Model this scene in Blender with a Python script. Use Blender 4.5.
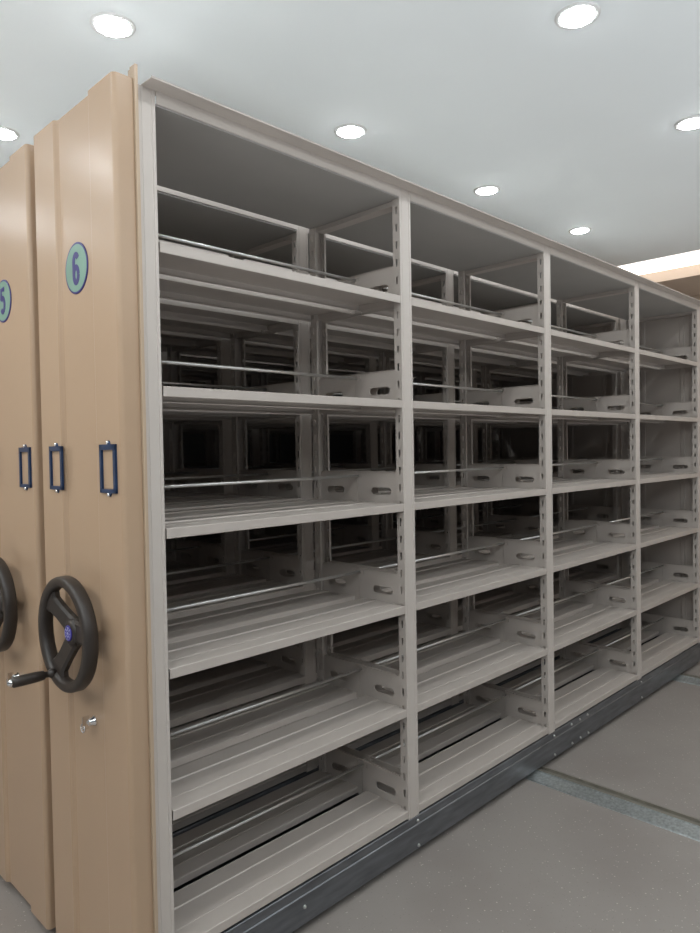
import bpy, bmesh, math, random
from mathutils import Vector, Matrix
scene = bpy.context.scene
for o in list(bpy.data.objects): bpy.data.objects.remove(o)
COL = scene.collection
random.seed(4)

# ------------------------------------------------------------------ camera
yaw, pit, rol = 0.7795, -0.0246, -0.0169
f = Vector((math.cos(yaw)*math.cos(pit), math.sin(yaw)*math.cos(pit), math.sin(pit)))
r = Vector((math.sin(yaw), -math.cos(yaw), 0)); u = r.cross(f)
r2 = r*math.cos(rol)+u*math.sin(rol); u2 = -r*math.sin(rol)+u*math.cos(rol)
cd = bpy.data.cameras.new('camera'); cam = bpy.data.objects.new('camera', cd); COL.objects.link(cam)
cd.sensor_fit = 'VERTICAL'; cd.sensor_height = 36; cd.lens = 693.1/933*36; cd.clip_start = .02
M = Matrix.Identity(4)
for i in range(3):
    M[i][0] = r2[i]; M[i][1] = u2[i]; M[i][2] = -f[i]
M[0][3], M[1][3], M[2][3] = -0.8976, -1.5822, 1.478
cam.matrix_world = M
scene.camera = cam
# ------------------------------------------------------------------ world, exposure
scene.view_settings.view_transform = 'Standard'; scene.view_settings.look = 'None'
scene.view_settings.gamma = 1; scene.view_settings.use_curve_mapping = False
scene.view_settings.exposure = 0.1
w = bpy.data.worlds.new('world'); scene.world = w; w.use_nodes = True
WORLD_STRENGTH = 1.0
bg = w.node_tree.nodes['Background']; bg.inputs[0].default_value = (.92, .97, 1, 1); bg.inputs[1].default_value = WORLD_STRENGTH
_n = w.node_tree.nodes; _l = w.node_tree.links      # glow added below the horizon to brighten the ceiling, dimmer above
_tc = _n.new('ShaderNodeTexCoord'); _sx = _n.new('ShaderNodeSeparateXYZ'); _mr = _n.new('ShaderNodeMapRange')
_mr.inputs[1].default_value = -.60; _mr.inputs[2].default_value = -.22; _mr.inputs[3].default_value = 2.75; _mr.inputs[4].default_value = .16
_l.new(_tc.outputs['Generated'], _sx.inputs[0]); _l.new(_sx.outputs['Z'], _mr.inputs[0]); _l.new(_mr.outputs[0], bg.inputs[1])
LAMP_STRENGTH = 100.0
COVE_STRENGTH = 2.2

# ------------------------------------------------------------------ materials
def mat(name, col, rough=.5, metal=0, emit=None, es=0, noise=0, nscale=30, bump=0, bscale=200, spec=.5, stretch=None):
    m = bpy.data.materials.new(name); m.use_nodes = True
    nt = m.node_tree; b = nt.nodes['Principled BSDF']
    b.inputs['Base Color'].default_value = (*col, 1); b.inputs['Roughness'].default_value = rough
    b.inputs['Metallic'].default_value = metal; b.inputs['Specular IOR Level'].default_value = spec
    tc = nt.nodes.new('ShaderNodeTexCoord')
    src = tc.outputs['Object']
    if stretch:
        mp = nt.nodes.new('ShaderNodeMapping'); mp.inputs['Scale'].default_value = stretch
        nt.links.new(src, mp.inputs['Vector']); src = mp.outputs[0]
    if noise:
        n = nt.nodes.new('ShaderNodeTexNoise'); n.inputs['Scale'].default_value = nscale; n.inputs['Detail'].default_value = 4
        nt.links.new(src, n.inputs['Vector'])
        rp = nt.nodes.new('ShaderNodeValToRGB')
        rp.color_ramp.elements[0].position = .3; rp.color_ramp.elements[1].position = .7
        rp.color_ramp.elements[0].color = (*[c*(1-noise) for c in col], 1)
        rp.color_ramp.elements[1].color = (*[min(1, c*(1+noise)) for c in col], 1)
        nt.links.new(n.outputs['Fac'], rp.inputs[0]); nt.links.new(rp.outputs[0], b.inputs['Base Color'])
    if bump:
        n = nt.nodes.new('ShaderNodeTexNoise'); n.inputs['Scale'].default_value = bscale
        nt.links.new(src, n.inputs['Vector'])
        bp = nt.nodes.new('ShaderNodeBump'); bp.inputs['Strength'].default_value = bump; bp.inputs['Distance'].default_value = .001
        nt.links.new(n.outputs['Fac'], bp.inputs['Height']); nt.links.new(bp.outputs[0], b.inputs['Normal'])
    if emit:
        b.inputs['Emission Color'].default_value = (*emit, 1); b.inputs['Emission Strength'].default_value = es
    return m
M_SHELF = mat('grey_white_powder_coat', (.46, .410, .372), .36, noise=.03, nscale=8, bump=.05)
M_POST = mat('pale_grey_powder_coat', (.51, .458, .418), .4, noise=.03, nscale=6, bump=.05)
M_TOP = mat('grey_sheet_steel', (.34, .325, .305), .5, noise=.04, nscale=5)
M_PANEL = mat('peach_beige_powder_coat', (.43, .300, .200), .30, noise=.02, nscale=3, bump=.08, bscale=400)
M_STRIP = mat('cream_seal_strip', (.50, .38, .27), .4, noise=.02)
M_BASE = mat('dark_galvanised_steel', (.15, .155, .165), .40, .6, noise=.25, nscale=7, stretch=(1, 6, 6))
M_ROD = mat('satin_steel_rod', (.72, .71, .69), .34, .85, noise=.03)
M_CHROME = mat('polished_chrome', (.82, .82, .82), .13, 1, noise=.03)
M_BOLT = mat('zinc_bolt', (.6, .6, .58), .35, .9, noise=.1)
M_GALV = mat('galvanised_track_steel', (.47, .50, .50), .34, .75, noise=.22, nscale=90)
M_TRACKTOP = mat('dull_track_steel', (.30, .28, .24), .45, .6, noise=.15, nscale=20)
M_BLACK = mat('black_plastic_wheel', (.030, .023, .019), .42, noise=.1, bump=.15, bscale=600)
M_GREEN = mat('sea_green_disc', (.17, .31, .24), .35, noise=.12, nscale=9)
M_NAVY = mat('navy_print', (.025, .02, .16), .4, noise=.05)
M_BLUEFR = mat('dark_blue_enamel', (.015, .045, .12), .3, .3, noise=.15)
M_PAPER = mat('label_card', (.58, .45, .33), .6, noise=.03)
M_EMBLEM = mat('violet_emblem', (.04, .03, .28), .35, noise=.05)
M_WHITE = mat('white_print', (.45, .45, .6), .4, noise=.03)
M_RING = mat('white_lamp_trim', (.75, .75, .74), .35, noise=.02)
M_LAMP = mat('lamp_diffuser', (.9, .9, .9), .5, emit=(.93, .98, 1), es=LAMP_STRENGTH, noise=.01)
M_COVE = mat('cove_diffuser', (.9, .9, .9), .5, emit=(1, .93, .85), es=COVE_STRENGTH, noise=.01)
M_FILL = mat('added_warm_fill', (.9, .9, .9), .5, emit=(1, .90, .78), es=5.0, noise=.01)
M_CEIL = mat('ceiling_paint', (.89, .93, .94), .7, noise=.015, nscale=2)
M_SOFFIT = mat('warm_soffit_paint', (.60, .49, .40), .6, noise=.02, nscale=3)
M_WALL = mat('warm_wall_paint', (.50, .40, .31), .6, noise=.03, nscale=3)
M_DARK = mat('black_rubber', (.02, .02, .02), .6, noise=.1)

def floor_mat():
    m = bpy.data.materials.new('speckled_vinyl'); m.use_nodes = True
    nt = m.node_tree; b = nt.nodes['Principled BSDF']; L = nt.links
    b.inputs['Roughness'].default_value = .55
    tc = nt.nodes.new('ShaderNodeTexCoord')
    def speck(scale, thr, soft):
        v = nt.nodes.new('ShaderNodeTexVoronoi'); v.inputs['Scale'].default_value = scale
        L.new(tc.outputs['Object'], v.inputs['Vector'])
        mr = nt.nodes.new('ShaderNodeMapRange'); mr.inputs[1].default_value = thr; mr.inputs[2].default_value = thr+soft
        mr.inputs[3].default_value = 1; mr.inputs[4].default_value = 0
        L.new(v.outputs['Distance'], mr.inputs[0])
        sp = nt.nodes.new('ShaderNodeSeparateColor'); L.new(v.outputs['Color'], sp.inputs[0])
        g = nt.nodes.new('ShaderNodeMath'); g.operation = 'GREATER_THAN'; g.inputs[1].default_value = .5
        L.new(sp.outputs[0], g.inputs[0])
        mu = nt.nodes.new('ShaderNodeMath'); mu.operation = 'MULTIPLY'
        L.new(mr.outputs[0], mu.inputs[0]); L.new(g.outputs[0], mu.inputs[1])
        return mu.outputs[0]
    n = nt.nodes.new('ShaderNodeTexNoise'); n.inputs['Scale'].default_value = 2.2; n.inputs['Detail'].default_value = 5
    L.new(tc.outputs['Object'], n.inputs['Vector'])
    rp = nt.nodes.new('ShaderNodeValToRGB')
    rp.color_ramp.elements[0].position = .35; rp.color_ramp.elements[0].color = (.24, .212, .195, 1)
    rp.color_ramp.elements[1].position = .6; rp.color_ramp.elements[1].color = (.27, .243, .223, 1)
    L.new(n.outputs['Fac'], rp.inputs[0])
    c = rp.outputs[0]
    for s, t, so, col, fac in ((60, .10, .05, (.50, .46, .40), .8), (95, .12, .05, (.15, .135, .12), .6), (38, .07, .04, (.6, .54, .45), .8)):
        mx = nt.nodes.new('ShaderNodeMix'); mx.data_type = 'RGBA'
        q = nt.nodes.new('ShaderNodeMath'); q.operation = 'MULTIPLY'; q.inputs[1].default_value = fac
        L.new(speck(s, t, so), q.inputs[0]); L.new(q.outputs[0], mx.inputs['Factor'])
        L.new(c, mx.inputs['A']); mx.inputs['B'].default_value = (*col, 1); c = mx.outputs['Result']
    L.new(c, b.inputs['Base Color'])
    return m
M_FLOOR = floor_mat()

# ------------------------------------------------------------------ mesh helpers
def box(bm, x0, x1, y0, y1, z0, z1, mi=0):
    vs = [bm.verts.new((x, y, z)) for x in (x0, x1) for y in (y0, y1) for z in (z0, z1)]
    for q in ((0, 1, 3, 2), (4, 6, 7, 5), (0, 4, 5, 1), (2, 3, 7, 6), (0, 2, 6, 4), (1, 5, 7, 3)):
        fc = bm.faces.new([vs[i] for i in q]); fc.material_index = mi
def prism(bm, pts, a0, a1, fn, mi=0):
    """closed outline pts (p,q) swept from a0 to a1; fn(p,q,a)->xyz"""
    A = [bm.verts.new(fn(p, q, a0)) for p, q in pts]; B = [bm.verts.new(fn(p, q, a1)) for p, q in pts]
    n = len(pts)
    fs = [bm.faces.new([A[i], A[(i+1) % n], B[(i+1) % n], B[i]]) for i in range(n)]
    fs += [bm.faces.new(A[::-1]), bm.faces.new(B)]
    for q in fs: q.material_index = mi
def strip(bm, pts, t, a0, a1, fn):
    """open polyline pts (p,q) given thickness t, swept a0..a1"""
    n = len(pts); off = []
    for i in range(n):
        d = Vector((0, 0))
        if i > 0: e = Vector(pts[i])-Vector(pts[i-1]); d += Vector((-e.y, e.x)).normalized()
        if i < n-1: e = Vector(pts[i+1])-Vector(pts[i]); d += Vector((-e.y, e.x)).normalized()
        d = d/max(d.length_squared, .3)*(2 if 0 < i < n-1 else 1) if 0 < i < n-1 else d.normalized()
        off.append((pts[i][0]+d.x*t, pts[i][1]+d.y*t))
    for i in range(n-1):
        prism(bm, [pts[i], pts[i+1], off[i+1], off[i]], a0, a1, fn)
def plate(bm, outline, holes, fn, a0, a1, mi=0):
    """flat sheet with real holes between a0 and a1"""
    for a in (a0, a1):
        edges = []
        for loop in [outline]+holes:
            vs = [bm.verts.new(fn(p, q, a)) for p, q in loop]
            edges += [bm.edges.new((vs[i], vs[(i+1) % len(vs)])) for i in range(len(vs))]
        g = bmesh.ops.triangle_fill(bm, use_beauty=True, use_dissolve=False, edges=edges)
    for loop in [outline]+holes:
        n = len(loop)
        A = [bm.verts.new(fn(p, q, a0)) for p, q in loop]; B = [bm.verts.new(fn(p, q, a1)) for p, q in loop]
        for i in range(n): bm.faces.new([A[i], A[(i+1) % n], B[(i+1) % n], B[i]])
def cyl(bm, p0, p1, ra, rb=None, seg=16, mi=0, cap=True):
    rb = ra if rb is None else rb
    p0, p1 = Vector(p0), Vector(p1); d = (p1-p0).normalized()
    a = d.orthogonal().normalized(); b = d.cross(a)
    A = [bm.verts.new(p0+(a*math.cos(t)+b*math.sin(t))*ra) for t in [2*math.pi*i/seg for i in range(seg)]]
    B = [bm.verts.new(p1+(a*math.cos(t)+b*math.sin(t))*rb) for t in [2*math.pi*i/seg for i in range(seg)]]
    fs = [bm.faces.new([A[i], A[(i+1) % seg], B[(i+1) % seg], B[i]]) for i in range(seg)]
    for q in fs: q.smooth = True
    if cap: fs += [bm.faces.new(A[::-1]), bm.faces.new(B)]
    for q in fs: q.material_index = mi
def lathe(bm, prof, c, ax='x', seg=48, mi=0, closed=False):
    """prof list of (radius, axial)"""
    rings = []
    for rr, h in prof:
        ring = []
        for i in range(seg):
            t = 2*math.pi*i/seg; a, b = rr*math.cos(t), rr*math.sin(t)
            ring.append(bm.verts.new((c[0]+h, c[1]+a, c[2]+b) if ax == 'x' else (c[0]+a, c[1]+b, c[2]+h)))
        rings.append(ring)
    n = len(rings)
    for k in range(n if closed else n-1):
        A, B = rings[k], rings[(k+1) % n]
        for i in range(seg):
            q = bm.faces.new([A[i], A[(i+1) % seg], B[(i+1) % seg], B[i]]); q.smooth = True; q.material_index = mi
    if not closed:
        for ring in (rings[0], rings[-1]):
            q = bm.faces.new(ring); q.material_index = mi
def fin(name, bm, mats, bevel=0):
    bmesh.ops.remove_doubles(bm, verts=bm.verts, dist=1e-6)
    bmesh.ops.recalc_face_normals(bm, faces=bm.faces)
    me = bpy.data.meshes.new(name); bm.to_mesh(me); bm.free()
    for m in (mats if isinstance(mats, (list, tuple)) else [mats]): me.materials.append(m)
    return me
def put(name, me, parent=None, loc=(0, 0, 0), scale=None):
    o = bpy.data.objects.new(name, me); COL.objects.link(o); o.location = loc
    if parent: o.parent = parent
    if scale: o.scale = scale
    return o
def tag(o, label, cat, group=None):
    o['label'] = label; o['category'] = cat
    if group: o['group'] = group
def struct(name, me):
    o = put(name, me); o['kind'] = 'structure'; return o
def boxmesh(name, m, *b):
    bm = bmesh.new(); box(bm, *b); return fin(name, bm, m)
fx = lambda p, q, a: (a, p, q)      # (y,z) outline swept along x
fz = lambda p, q, a: (p, q, a)      # (x,y) outline swept along z

# ------------------------------------------------------------------ the room
CH = 2.8
struct('floor', boxmesh('floor', M_FLOOR, -2.3, 5.3, -2.8, 3.2, -.1, 0))
struct('ceiling', boxmesh('ceiling', M_CEIL, -4, 4.19, -4, 3.2, CH, CH+.1))
struct('wall_back', boxmesh('wall_back', M_WALL, -2.4, 5.4, 3.2, 3.35, -.1, CH+.1))
struct('wall_right', boxmesh('wall_right', M_WALL, 5.3, 5.45, -4, 3.2, -.1, 2.72))
bm = bmesh.new(); box(bm, 4.58, 4.62, -4, 3.2, 2.72, CH+.1); box(bm, 4.62, 5.45, -4, 3.2, 2.72, 2.78)
struct('trim_1', fin('trim_1', bm, M_SOFFIT))
o = put('linear_ceiling_light', boxmesh('diffuser', M_COVE, 4.19, 4.58, -4, 3.2, CH, CH+.03))
tag(o, 'long bright strip light set in the ceiling beyond the far end of the shelving', 'ceiling light')

o = put('linear_ceiling_light', boxmesh('diffuser', M_FILL, -2.35, -2.10, -2, 3.0, CH-.03, CH-.001))  # unseen strip, added to brighten the left-facing end panels
tag(o, 'warm white strip light added under the ceiling, out of view at left, to brighten the end panels', 'ceiling light')
# floor tracks
def track(x, label):
    bm = bmesh.new()
    prof = [(x, 0), (x+.003, .006), (x+.066, .019), (x+.068, .024), (x+.076, .025), (x+.080, .022), (x+.082, .009),
            (x+.118, .009), (x+.120, .020), (x+.128, .020), (x+.134, 0)]
    prism(bm, prof, -2.8, 3.15, lambda p, q, a: (p, a, q))
    bm.faces.ensure_lookup_table()
    for fc in bm.faces:
        if fc.calc_center_median().x > x+.067: fc.material_index = 1
    o = put('floor_track', fin('floor_track', bm, [M_GALV, M_TRACKTOP])); tag(o, label, 'floor track', 'steel floor tracks the shelving rolls on')
    bm = bmesh.new()
    for k in range(4):
        yy = -.35-.55*k
        lathe(bm, [(.006, .0165), (.004, .0205), (.001, .021)], (x+.055, yy, 0), 'z', 10)
    s = put('track_screw', fin('track_screw', bm, M_BOLT), o)
track(1.802, 'grooved galvanised steel track crossing the aisle floor, nearer of the two')
track(3.565, 'short visible piece of galvanised floor track at the right edge, farther one')

# ------------------------------------------------------------------ shelving dimensions
W, PW, NB = 1.0, .0295, 4
LV = [2.014, 1.648, 1.283, .920, .550, .185]
D = .47
TOP = 2.39

def slot(cy, cz, w_, h_):      # tear-drop slot outline, pointed upper half
    return [(cy-w_/2, cz+h_/2), (cy+w_/2, cz+h_/2), (cy+w_/2, cz), (cy+w_*.25, cz-h_/2), (cy-w_*.25, cz-h_/2), (cy-w_/2, cz)]
def post_mesh(xl=-PW, xr=PW):
    bm = bmesh.new()
    z0, z1 = .152, TOP
    t = .002
    # front face with two shallow grooves
    c = (xl+xr)/2; g = (xr-xl)/2-.008
    prof = [(xl, 0), (c-g, 0), (c-g+.002, .0015), (c-g+.004, 0), (c+g-.004, 0), (c+g-.002, .0015), (c+g, 0), (xr, 0)]
    strip(bm, prof, .002, z0, z1, fz)
    holes = []
    z = z0+.03
    while z < z1-.03:
        holes.append(slot(.0165, z, .0088, .027)); z += .0609
    for x in (xl, xr-t):
        plate(bm, [(.001, z0), (.031, z0), (.031, z1-.03), (.001, z1-.03)], holes, lambda p, q, a: (a, p, q), x, x+t)
    for xa, xb in ((xl, xl+.009), (xr-.009, xr)):
        box(bm, xa, xb, .031, .033, z0, z1-.03)
    return fin('upright_post', bm, M_POST)
P_MID, P_END, P_FAR = post_mesh(), post_mesh(-.022, .0265), post_mesh(-.0295, .025)

def shelf_mesh2():
    """main tray between brackets, front 34 mm narrower so that it ends at the posts"""
    bm = bmesh.new(); t = .0015
    def sweep(prof, x0, x1):
        strip(bm, prof, t, x0, x1, fx)
    a, b = PW+.0015, W-PW-.0015
    sweep([(.010, -.024), (.0015, -.027), (0, -.0255), (0, -.0015), (.0015, 0), (.0345, 0)][::-1], a, b)
    a, b = .0205, W-.0205
    sweep([(.0345, 0), (.060, 0), (.0625, .0012), (.065, -.0025), (.144, -.0025), (.147, .0012), (.150, 0), (.205, 0), (.208, .0012), (.211, 0), (.2125, -.0015), (.2125, -.022), (.204, -.024)][::-1], a, b)
    # end flanges and stiffener under the tray
    for x in (.0205, W-.022): box(bm, x, x+.0015, .035, .21, -.022, -.0035)
    return fin('shelf', bm, M_SHELF)
S_MESH = shelf_mesh2()

def bracket_mesh(s):
    """plate at local x=0, bending towards +s at its back end"""
    bm = bmesh.new()
    hz0, hz1 = .027, .054; r_ = (hz1-hz0)/2; cy0, cy1 = .066+r_, .164-r_; cz = (hz0+hz1)/2
    hole = [(cy1+r_*math.cos(t), cz+r_*math.sin(t)) for t in [math.radians(-90+30*i) for i in range(7)]] + \
           [(cy0+r_*math.cos(t), cz+r_*math.sin(t)) for t in [math.radians(90+30*i) for i in range(7)]]
    combs = [[(y, .086), (y+.0035, .086), (y+.0035, .102), (y, .102)] for y in (.209, .217, .225)]
    out = [(.033, -.028), (.234, -.028), (.234, .112), (.045, .112), (.033, .107)]
    plate(bm, out, [hole]+combs, lambda p, q, a: (a, p, q), -.0008, .0008)
    # hooks into the post
    box(bm, -.0008, .0008, .016, .034, .07, .085); box(bm, -.0008, .0008, .016, .034, -.015, 0)
    # bent back flap
    # rolled top edge
    box(bm, min(0, s*.006), max(0, s*.006), .046, .234, .1105, .112)
    return fin('shelf_bracket', bm, M_POST)
B_L, B_R = bracket_mesh(1), bracket_mesh(-1)
bm = bmesh.new(); cyl(bm, (.021, 0, 0), (W-.021, 0, 0), 00.0054, seg=14); ROD = fin('book_stop_rod', bm, M_ROD)

def beam_mesh(z=2.359):
    bm = bmesh.new()
    strip(bm, [(.022, z+.002), (.0, z), (0, TOP), (.022, TOP)], .0015, PW+.0005, W-PW-.0005, fx)
    return fin('top_beam', bm, M_POST)
BEAM = beam_mesh(); BEAM_SLIM = beam_mesh(2.3705)
bm = bmesh.new(); box(bm, .004, W-.004, .0022, D-.004, 2.3535, 2.3575)
TOPP = fin('top_panel', bm, M_TOP)
bm = bmesh.new()
prism(bm, [(-.022, 2.336), (.022, 2.336), (.022, 2.353), (.020, 2.353), (.020, 2.338), (-.020, 2.338), (-.020, 2.353), (-.022, 2.353)], .034, D-.034, lambda p, q, a: (p, a, q))
CROSS = fin('cross_bar', bm, M_POST)
bm = bmesh.new()
strip(bm, [(.02, TOP+.001), (-.050, TOP+.001), (-.0515, TOP+.004)], .0015, -.012, NB*W+.03, fx)
CANOPY = fin('top_flange', bm, M_POST)
def base_mesh():
    bm = bmesh.new()
    prof = [(.05, .150), (.002, .150), (.0, .148), (0, .121), (-.003, .118), (-.003, .034), (-.001, .0285), (.05, .0285), (.05, .032), (0, .034), (0, .05), (.003, .056), (.003, .062),
            (0, .108), (.008, .118), (.008, .140), (.05, .140)]
    prism(bm, prof, -.03, NB*W+.05, fx)
    return fin('base_rail', bm, M_BASE)
BASE = base_mesh()
def bolt_mesh():
    bm = bmesh.new()
    cyl(bm, (0, 0, 0), (0, -.004, 0), .0065, .006, 6); cyl(bm, (0, -.004, 0), (0, -.007, 0), .0038, .003, 8)
    return fin('rail_bolt', bm, M_BOLT)
BOLT = bolt_mesh()
def rounded(pts, r_, keep=()):
    return pts
def panel_mesh():
    bm = bmesh.new()
    rc = .013
    o = [(-.036, -.004)] + [(-.088+rc-rc*math.sin(math.radians(t)), -.004+rc-rc*math.cos(math.radians(t))) for t in range(0, 91, 10)] + [
         (-.088, .128), (-.086, .133), (-.080, .140), (-.078, .144), (-.078, .332), (-.080, .336), (-.086, .343), (-.088, .348),
         (-.088, .480), (-.085, .486), (-.082, .489), (-.078, .490), (-.036, .490)]
    prism(bm, o, .034, 2.397, fz)
    return fin('end_panel', bm, M_PANEL)
PANEL = panel_mesh()
def seal_mesh():
    bm = bmesh.new()
    prism(bm, [(-.0350, -.012), (-.0310, -.012), (-.0310, .02), (-.0350, .02)], .034, 2.424, fz)
    prism(bm, [(-.0305, -.006), (-.0230, -.006), (-.0230, .02), (-.0305, .02)], .034, 2.434, fz)
    return fin('seal_strip', bm, M_STRIP)
SEAL = seal_mesh()
FARP = None
def far_panel():
    bm = bmesh.new(); X = NB*W
    prism(bm, [(X+.026, 0), (X+.05, 0), (X+.054, .004), (X+.054, D-.004), (X+.05, D), (X+.026, D)], .034, 2.383, fz)
    # stiffening ribs on the inside
    for y in (.10, .36): prism(bm, [(X+.026, y), (X+.022, y+.004), (X+.022, y+.026), (X+.026, y+.03)], .16, 2.36, fz)
    return fin('far_end_panel', bm, M_SHELF)
FARP = far_panel()
NEARP = boxmesh('inner_end_sheet', M_SHELF, -.0345, -.0225, .022, D-.005, .152, 2.37)
bm = bmesh.new(); box(bm, .0, NB*W, .055, .095, .10, .148); box(bm, .0, NB*W, D-.095, D-.055, .10, .148)
for k in range(NB+1): box(bm, k*W-.02, k*W+.02, .05, D-.05, .06, .148)
CHASSIS = fin('chassis', bm, M_BASE)
bm = bmesh.new(); lathe(bm, [(.02, -.012), (.036, -.012), (.036, .012), (.02, .012)], (0, 0, 0), 'x', 24); cyl(bm, (-.03, 0, 0), (.03, 0, 0), .01)
TWHEEL = fin('track_wheel', bm, M_BLACK)

bm = bmesh.new(); X = NB*W
prism(bm, [(X+.030, D-.003), (X+.050, D-.003), (X+.050, D+.068), (X+.030, D+.068)], .034, 2.40, fz)
GAPBLOCK = fin('gap_blocker', bm, M_POST)  # added strip closing the far gaps where the lit wall shone through
BACKP = boxmesh('added_back_sheet', M_TOP, -.02, NB*W+.02, D+.001, D+.004, .152, 2.37)  # added behind the rear unit to keep the deep shelves dark

def wheel_mesh():
    """rim and three spokes in the y,z plane round the origin, thickness along x (front = -x)"""
    bm = bmesh.new()
    R0, R1 = .152, .124
    lathe(bm, [(R1, -.012), (R1+.005, -.019), (R0-.007, -.020), (R0-.002, -.016), (R0, -.010), (R0, .010), (R0-.003, .015), (R1+.006, .016), (R1, .010)], (0, 0, 0), 'x', 72, closed=True)
    for a in (38, 172, 299):
        t = math.radians(a); d = Vector((0, math.cos(t), math.sin(t))); n = Vector((0, -math.sin(t), math.cos(t)))
        secs = []
        for s, hw, xf, xb in ((.0, .040, .012, .030), (.040, .029, .008, .026), (.075, .027, .0, .018), (.105, .030, -.008, .010), (.128, .046, -.010, .010)):
            c = d*s
            secs.append([bm.verts.new(c+n*k*hw+Vector((x, 0, 0))) for k, x in ((-1, xf+.006), (-.75, xf), (.75, xf), (1, xf+.006), (1, xb), (-1, xb))])
        for A, B in zip(secs, secs[1:]):
            for i in range(6):
                q = bm.faces.new([A[i], A[(i+1) % 6], B[(i+1) % 6], B[i]]); q.smooth = False
        bm.faces.new(secs[0]); bm.faces.new(secs[-1])
    return fin('wheel_rim', bm, M_BLACK)
WHEEL = wheel_mesh()
bm = bmesh.new(); lathe(bm, [(.020, .036), (.026, .018), (.036, .020), (.037, -.002), (.034, -.010), (.026, -.013)], (0, 0, 0), 'x', 40); HUB = fin('wheel_hub', bm, M_BLACK)
bm = bmesh.new()
lathe(bm, [(.021, 0), (.021, -.002), (.0195, -.003)], (0, 0, 0), 'x', 36)
for k in range(8):
    t = 2*math.pi*k/8
    cyl(bm, (-.0032, .006*math.cos(t), .006*math.sin(t)), (-.0032, .0145*math.cos(t), .0145*math.sin(t)), .0008, seg=6, mi=1)
lathe(bm, [(.0165, -.0030), (.0165, -.0036), (.0175, -.0036), (.0175, -.0030)], (0, 0, 0), 'x', 36, mi=1, closed=True)
lathe(bm, [(.0035, -.003), (.003, -.0038)], (0, 0, 0), 'x', 16, mi=1)
EMB = fin('emblem', bm, [M_EMBLEM, M_WHITE])
bm = bmesh.new()
lathe(bm, [(.012, .006), (.013, -.006), (.009, -.010), (.008, -.020), (.0125, -.024), (.0140, -.045), (.0145, -.085), (.014, -.102), (.011, -.106)], (0, 0, 0), 'x', 24)
GRIP = fin('crank_handle', bm, M_BLACK)
bm = bmesh.new(); lathe(bm, [(.011, 0), (.012, -.004), (.008, -.008), (.004, -.012)], (0, 0, 0), 'x', 6); CAPM = fin('handle_cap', bm, M_CHROME)
# lock: round barrel, wing tab, keyhole
bm = bmesh.new()
lathe(bm, [(.014, .0), (.014, -.003), (.010, -.006), (.0095, -.016), (.008, -.018)], (0, 0, 0), 'x', 24)
box(bm, -.034, -.016, -.0020, .0020, -.016, .018); box(bm, -.020, -.017, -.010, .010, -.004, .004)
box(bm, -.0186, -.018, -.0012, .0012, -.005, .005, 1)
bm_k = [(.0, .016+.011*math.sin(2*math.pi*i/20), .011*math.cos(2*math.pi*i/20)) for i in range(20)]
for i in range(20):
    a, b = bm_k[i], bm_k[(i+1) % 20]
    cyl(bm, (-.030, a[1]-.010, a[2]-.014), (-.030, b[1]-.010, b[2]-.014), .0020, seg=6)
LOCK = fin('cam_lock', bm, [M_CHROME, M_DARK])
# label holder
bm = bmesh.new(); w_, h_ = .042, .061
for y0, y1, z0, z1 in ((-w_, -w_+.012, -h_, h_), (w_-.010, w_, -h_, h_), (-w_, w_, -h_, -h_+.010), (-w_, w_, h_-.014, h_)):
    box(bm, -.006, 0, y0, y1, z0, z1)
FR = bm
for z in (h_, -h_):
    lathe(bm, [(.010, 0), (.009, -.003)], (0, 0, z), 'x', 16)
LABEL = fin('label_holder', bm, M_BLUEFR)
bm = bmesh.new()
for z in (h_+.004, -h_-.004): lathe(bm, [(.0055, -.002), (.005, -.006), (.002, -.0075)], (0, 0, z), 'x', 14)
LSCREW = fin('holder_screw', bm, M_CHROME)
LCARD = boxmesh('label_card', M_PAPER, -.0015, 0, -w_+.010, w_-.010, -h_+.01, h_-.012)

def disc_mesh():
    bm = bmesh.new()
    lathe(bm, [(.068, 0), (.068, -.0020), (.0670, -.0025), (.0615, -.0025)], (0, 0, 0), 'x', 56, 1)
    lathe(bm, [(.0625, 0), (.0625, -.0028)], (0, 0, 0), 'x', 56, 0)
    return fin('number_plate', bm, [M_GREEN, M_NAVY])
DISC = disc_mesh()
def digit(txt):
    """stroked numeral in the y,z plane facing -x"""
    if txt == '6':
        arc = lambda cx, cy, rx, ry, a0, a1, n: [(cx+rx*math.cos(math.radians(a0+(a1-a0)*i/n)), cy+ry*math.sin(math.radians(a0+(a1-a0)*i/n))) for i in range(n+1)]
        lines = [arc(0, -.018, .0135, .020, 0, 360, 28), [(-.0135, -.018), (-.0135, .016)], arc(0, .016, .0135, .019, 195, 28, 16)]
    else:
        arc = lambda cx, cy, rx, ry, a0, a1, n: [(cx+rx*math.cos(math.radians(a0+(a1-a0)*i/n)), cy+ry*math.sin(math.radians(a0+(a1-a0)*i/n))) for i in range(n+1)]
        lines = [[(.015, .036), (-.012, .036), (-.0135, .004)], arc(-.001, -.013, .0155, .022, 140, -145, 22)]
    bm = bmesh.new(); hw = .0078; k = 0
    for ln in lines:
        L_, R_ = [], []
        for i, (x, y) in enumerate(ln):
            a = Vector(ln[max(i-1, 0)]); b = Vector(ln[min(i+1, len(ln)-1)]); d = (b-a).normalized(); n = Vector((-d.y, d.x))*hw
            L_.append((x+n.x, y+n.y)); R_.append((x-n.x, y-n.y))
        h = .0006+.00012*k; k += 1
        for i in range(len(ln)-1):
            prism(bm, [L_[i], L_[i+1], R_[i+1], R_[i]], 0, h, lambda p, q, a: (-a, -p, q))
    return fin('digit', bm, M_NAVY)

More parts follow.
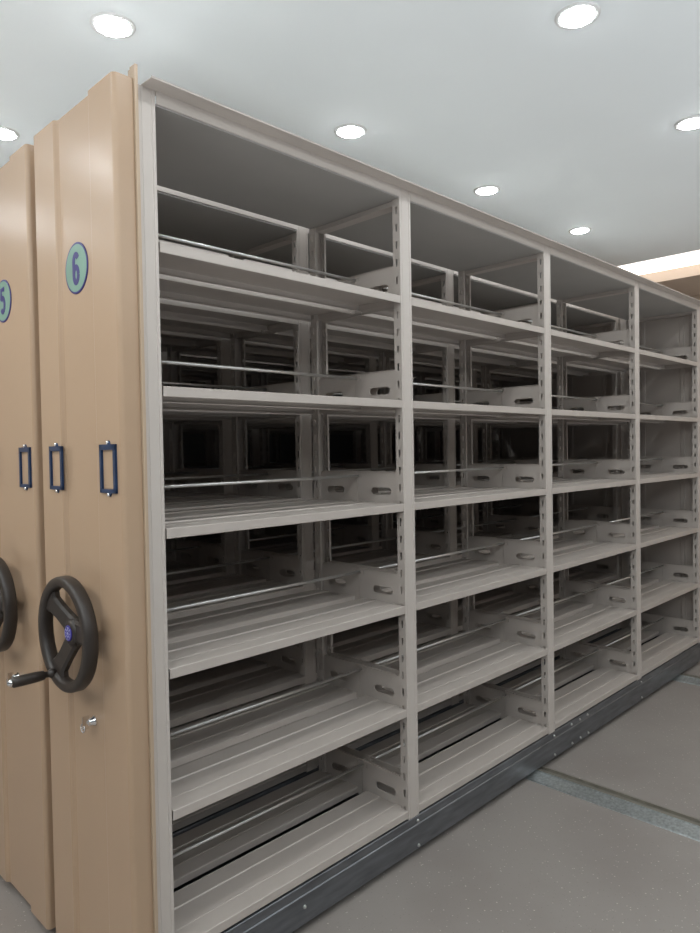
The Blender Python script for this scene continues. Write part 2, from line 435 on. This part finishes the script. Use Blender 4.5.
PITCH = .543
def unit(n, label, number=None):
    y0 = n*PITCH
    e = bpy.data.objects.new('mobile_shelving_unit', None); COL.objects.link(e); e.location = (0, y0, 0); e.empty_display_size = .2
    tag(e, label, 'shelving unit', 'mobile shelving units pushed together')
    X = NB*W
    pn = put('end_panel', PANEL, e)
    pn['label'] = 'peach beige steel end panel'
    if number:
        dp = put('number_plate', DISC, pn, (-.078, .240, 1.974))
        dp['label'] = 'round green plate with navy rim and number '+number
        put('digit', digit(number), pn, (-.078-.0027, .240, 1.974))
    for y in (.064, .377):
        lb = put('label_holder', LABEL, pn, (-.088, y, 1.440)); lb['label'] = 'dark blue metal label holder'
        put('holder_screw', LSCREW, pn, (-.088, y, 1.440))
    lk = put('cam_lock', LOCK, pn, (-.078, .205, .764)); lk['label'] = 'small chrome lock'
    wh = put('hand_wheel', WHEEL, e, (-.132, .235, 1.004)); wh['label'] = 'black three-spoke hand wheel'
    put('wheel_hub', HUB, wh, (.016, 0, 0))
    em = put('emblem', EMB, wh, (.003, 0, 0)); em['label'] = 'round violet emblem with white marks'
    hy, hz = .132*math.cos(math.radians(-61)), .132*math.sin(math.radians(-61))
    put('crank_handle', GRIP, wh, (-.016, hy, hz))
    put('handle_cap', CAPM, wh, (-.016-.105, hy, hz))['label'] = 'chrome handle cap'
    put('seal_strip', SEAL, e)
    sb = put('seal_strip', SEAL, e, (0, D, 0), (1, -1, 1))
    put('inner_end_sheet', NEARP, e); put('far_end_panel', FARP, e)
    for i in range(NB+1):
        m = P_END if i == 0 else P_FAR if i == NB else P_MID
        put('upright_post', m, e, (i*W, 0, 0)); put('upright_post', m, e, (i*W, D, 0), (1, -1, 1))
        put('cross_bar', CROSS, e, (i*W, 0, .009 if n else 0))
    for b in range(NB):
        put('top_panel', TOPP, e, (b*W, 0, .009 if n else 0))['label'] = 'plain grey steel top sheet'
        bmz = BEAM_SLIM if n else BEAM
        put('top_beam', bmz, e, (b*W, 0, 0)); put('top_beam', bmz, e, (b*W, D, 0), (1, -1, 1))
        for z in LV:
            put('shelf', S_MESH, e, (b*W, 0, z)); put('shelf', S_MESH, e, (b*W, D, z), (1, -1, 1))
            for xx, m in ((b*W+.0192, B_L), ((b+1)*W-.0192, B_R)):
                put('shelf_bracket', m, e, (xx, 0, z)); put('shelf_bracket', m, e, (xx, D, z), (1, -1, 1))
            put('book_stop_rod', ROD, e, (b*W, .231, z+.095))
    put('top_flange', CANOPY, e) if n == 0 else None
    for s, yy in ((1, 0), (-1, D)):
        br = put('base_rail', BASE, e, (0, yy, 0), (1, s, 1)); br['label'] = 'dark galvanised base rail'
        if n == 0 and s == 1:
            for x, zs in ((.47, (.085,)), (1.02, (.132, .043)), (2.02, (.132, .045)), (3.02, (.132, .045)), (2.19, (.136, .046)), (2.275, (.136, .046)), (2.357, (.136, .046))):
                for z in zs:
                    put('rail_bolt', BOLT, br, (x, 0 if z > .12 else -.003, z))
    if n < 5: put('gap_blocker', GAPBLOCK, e)
    else: put('added_back_sheet', BACKP, e)
    put('chassis', CHASSIS, e)
    for x in (1.902, 3.665):
        for y in (.12, D-.12): put('track_wheel', TWHEEL, e, (x, y, .0455))
    return e
labels = ['front mobile shelving unit facing the aisle, beige end panel numbered 6, empty shelves',
          'second mobile shelving unit, behind unit 6, beige end panel numbered 5',
          'third mobile shelving unit from the front, seen through the empty shelves behind unit 5',
          'fourth mobile shelving unit from the front, dim between the shelves',
          'fifth mobile shelving unit from the front, almost lost in the dark',
          'rearmost mobile shelving unit, against the back wall in the dark']
for n in range(6): unit(n, labels[n], {0: '6', 1: '5'}.get(n))

# ------------------------------------------------------------------ downlights
def downlight_parts():
    bm = bmesh.new(); lathe(bm, [(.052, -.0005), (.053, -.006), (.066, -.004), (.068, 0), (.068, .003), (.052, .003)], (0, 0, 0), 'z', 40, closed=True)
    ring = fin('trim_ring', bm, M_RING)
    bm = bmesh.new(); lathe(bm, [(.0515, .002), (.0515, -.004), (.046, -.008), (.030, -.011), (.010, -.012)], (0, 0, 0), 'z', 40)
    return ring, fin('diffuser', bm, M_LAMP)
RING, DIFF = downlight_parts()
LBL = {(0, 0): 'round white downlight directly above the end panel corner, leftmost of the row over unit 6',
       (1, 0): 'round white downlight second from left in the row over unit 6',
       (2, 0): 'round white downlight third from left in the row over unit 6',
       (3, 0): 'smallest round downlight, nearest the strip light, last in the row over unit 6',
       (0, 1): 'round downlight cut by the left edge of the photo',
       (1, -1): 'round downlight at the top edge of the photo over the aisle',
       (2, -1): 'round downlight cut by the right edge of the photo'}
SPOT = {(0, 0): (.150, .450), (1, 0): (1.192, .447), (2, 0): (2.175, .430), (3, 0): (3.165, .412), (0, 1): (.160, 1.44), (1, -1): (1.150, -.575), (2, -1): (2.165, -.572)}
for j in (-3, -2, -1, 0, 1, 2):
    for i in (-2, -1, 0, 1, 2, 3):
        x, y = SPOT.get((i, j), (.155+1.003*i, .447+1.005*j))
        e = bpy.data.objects.new('downlight', None); COL.objects.link(e); e.location = (x, y, CH)
        seen = (i, j) in LBL
        row = {-3: 'third ceiling row behind the aisle', -2: 'second ceiling row out in the room', -1: 'row over the aisle', 0: 'row over unit 6', 1: 'row over units 5 and 4', 2: 'row over the rear units'}[j]
        pos = {-2: 'leftmost', -1: 'second from the left', 0: 'third from the left', 1: 'third from the right', 2: 'second from the right', 3: 'last on the right'}[i]
        tag(e, LBL.get((i, j), 'recessed round downlight, %s in the %s' % (pos, row)), 'ceiling light', 'round recessed ceiling downlights')
        put('trim_ring', RING, e); put('diffuser', DIFF, e)['label'] = 'glowing white diffuser'
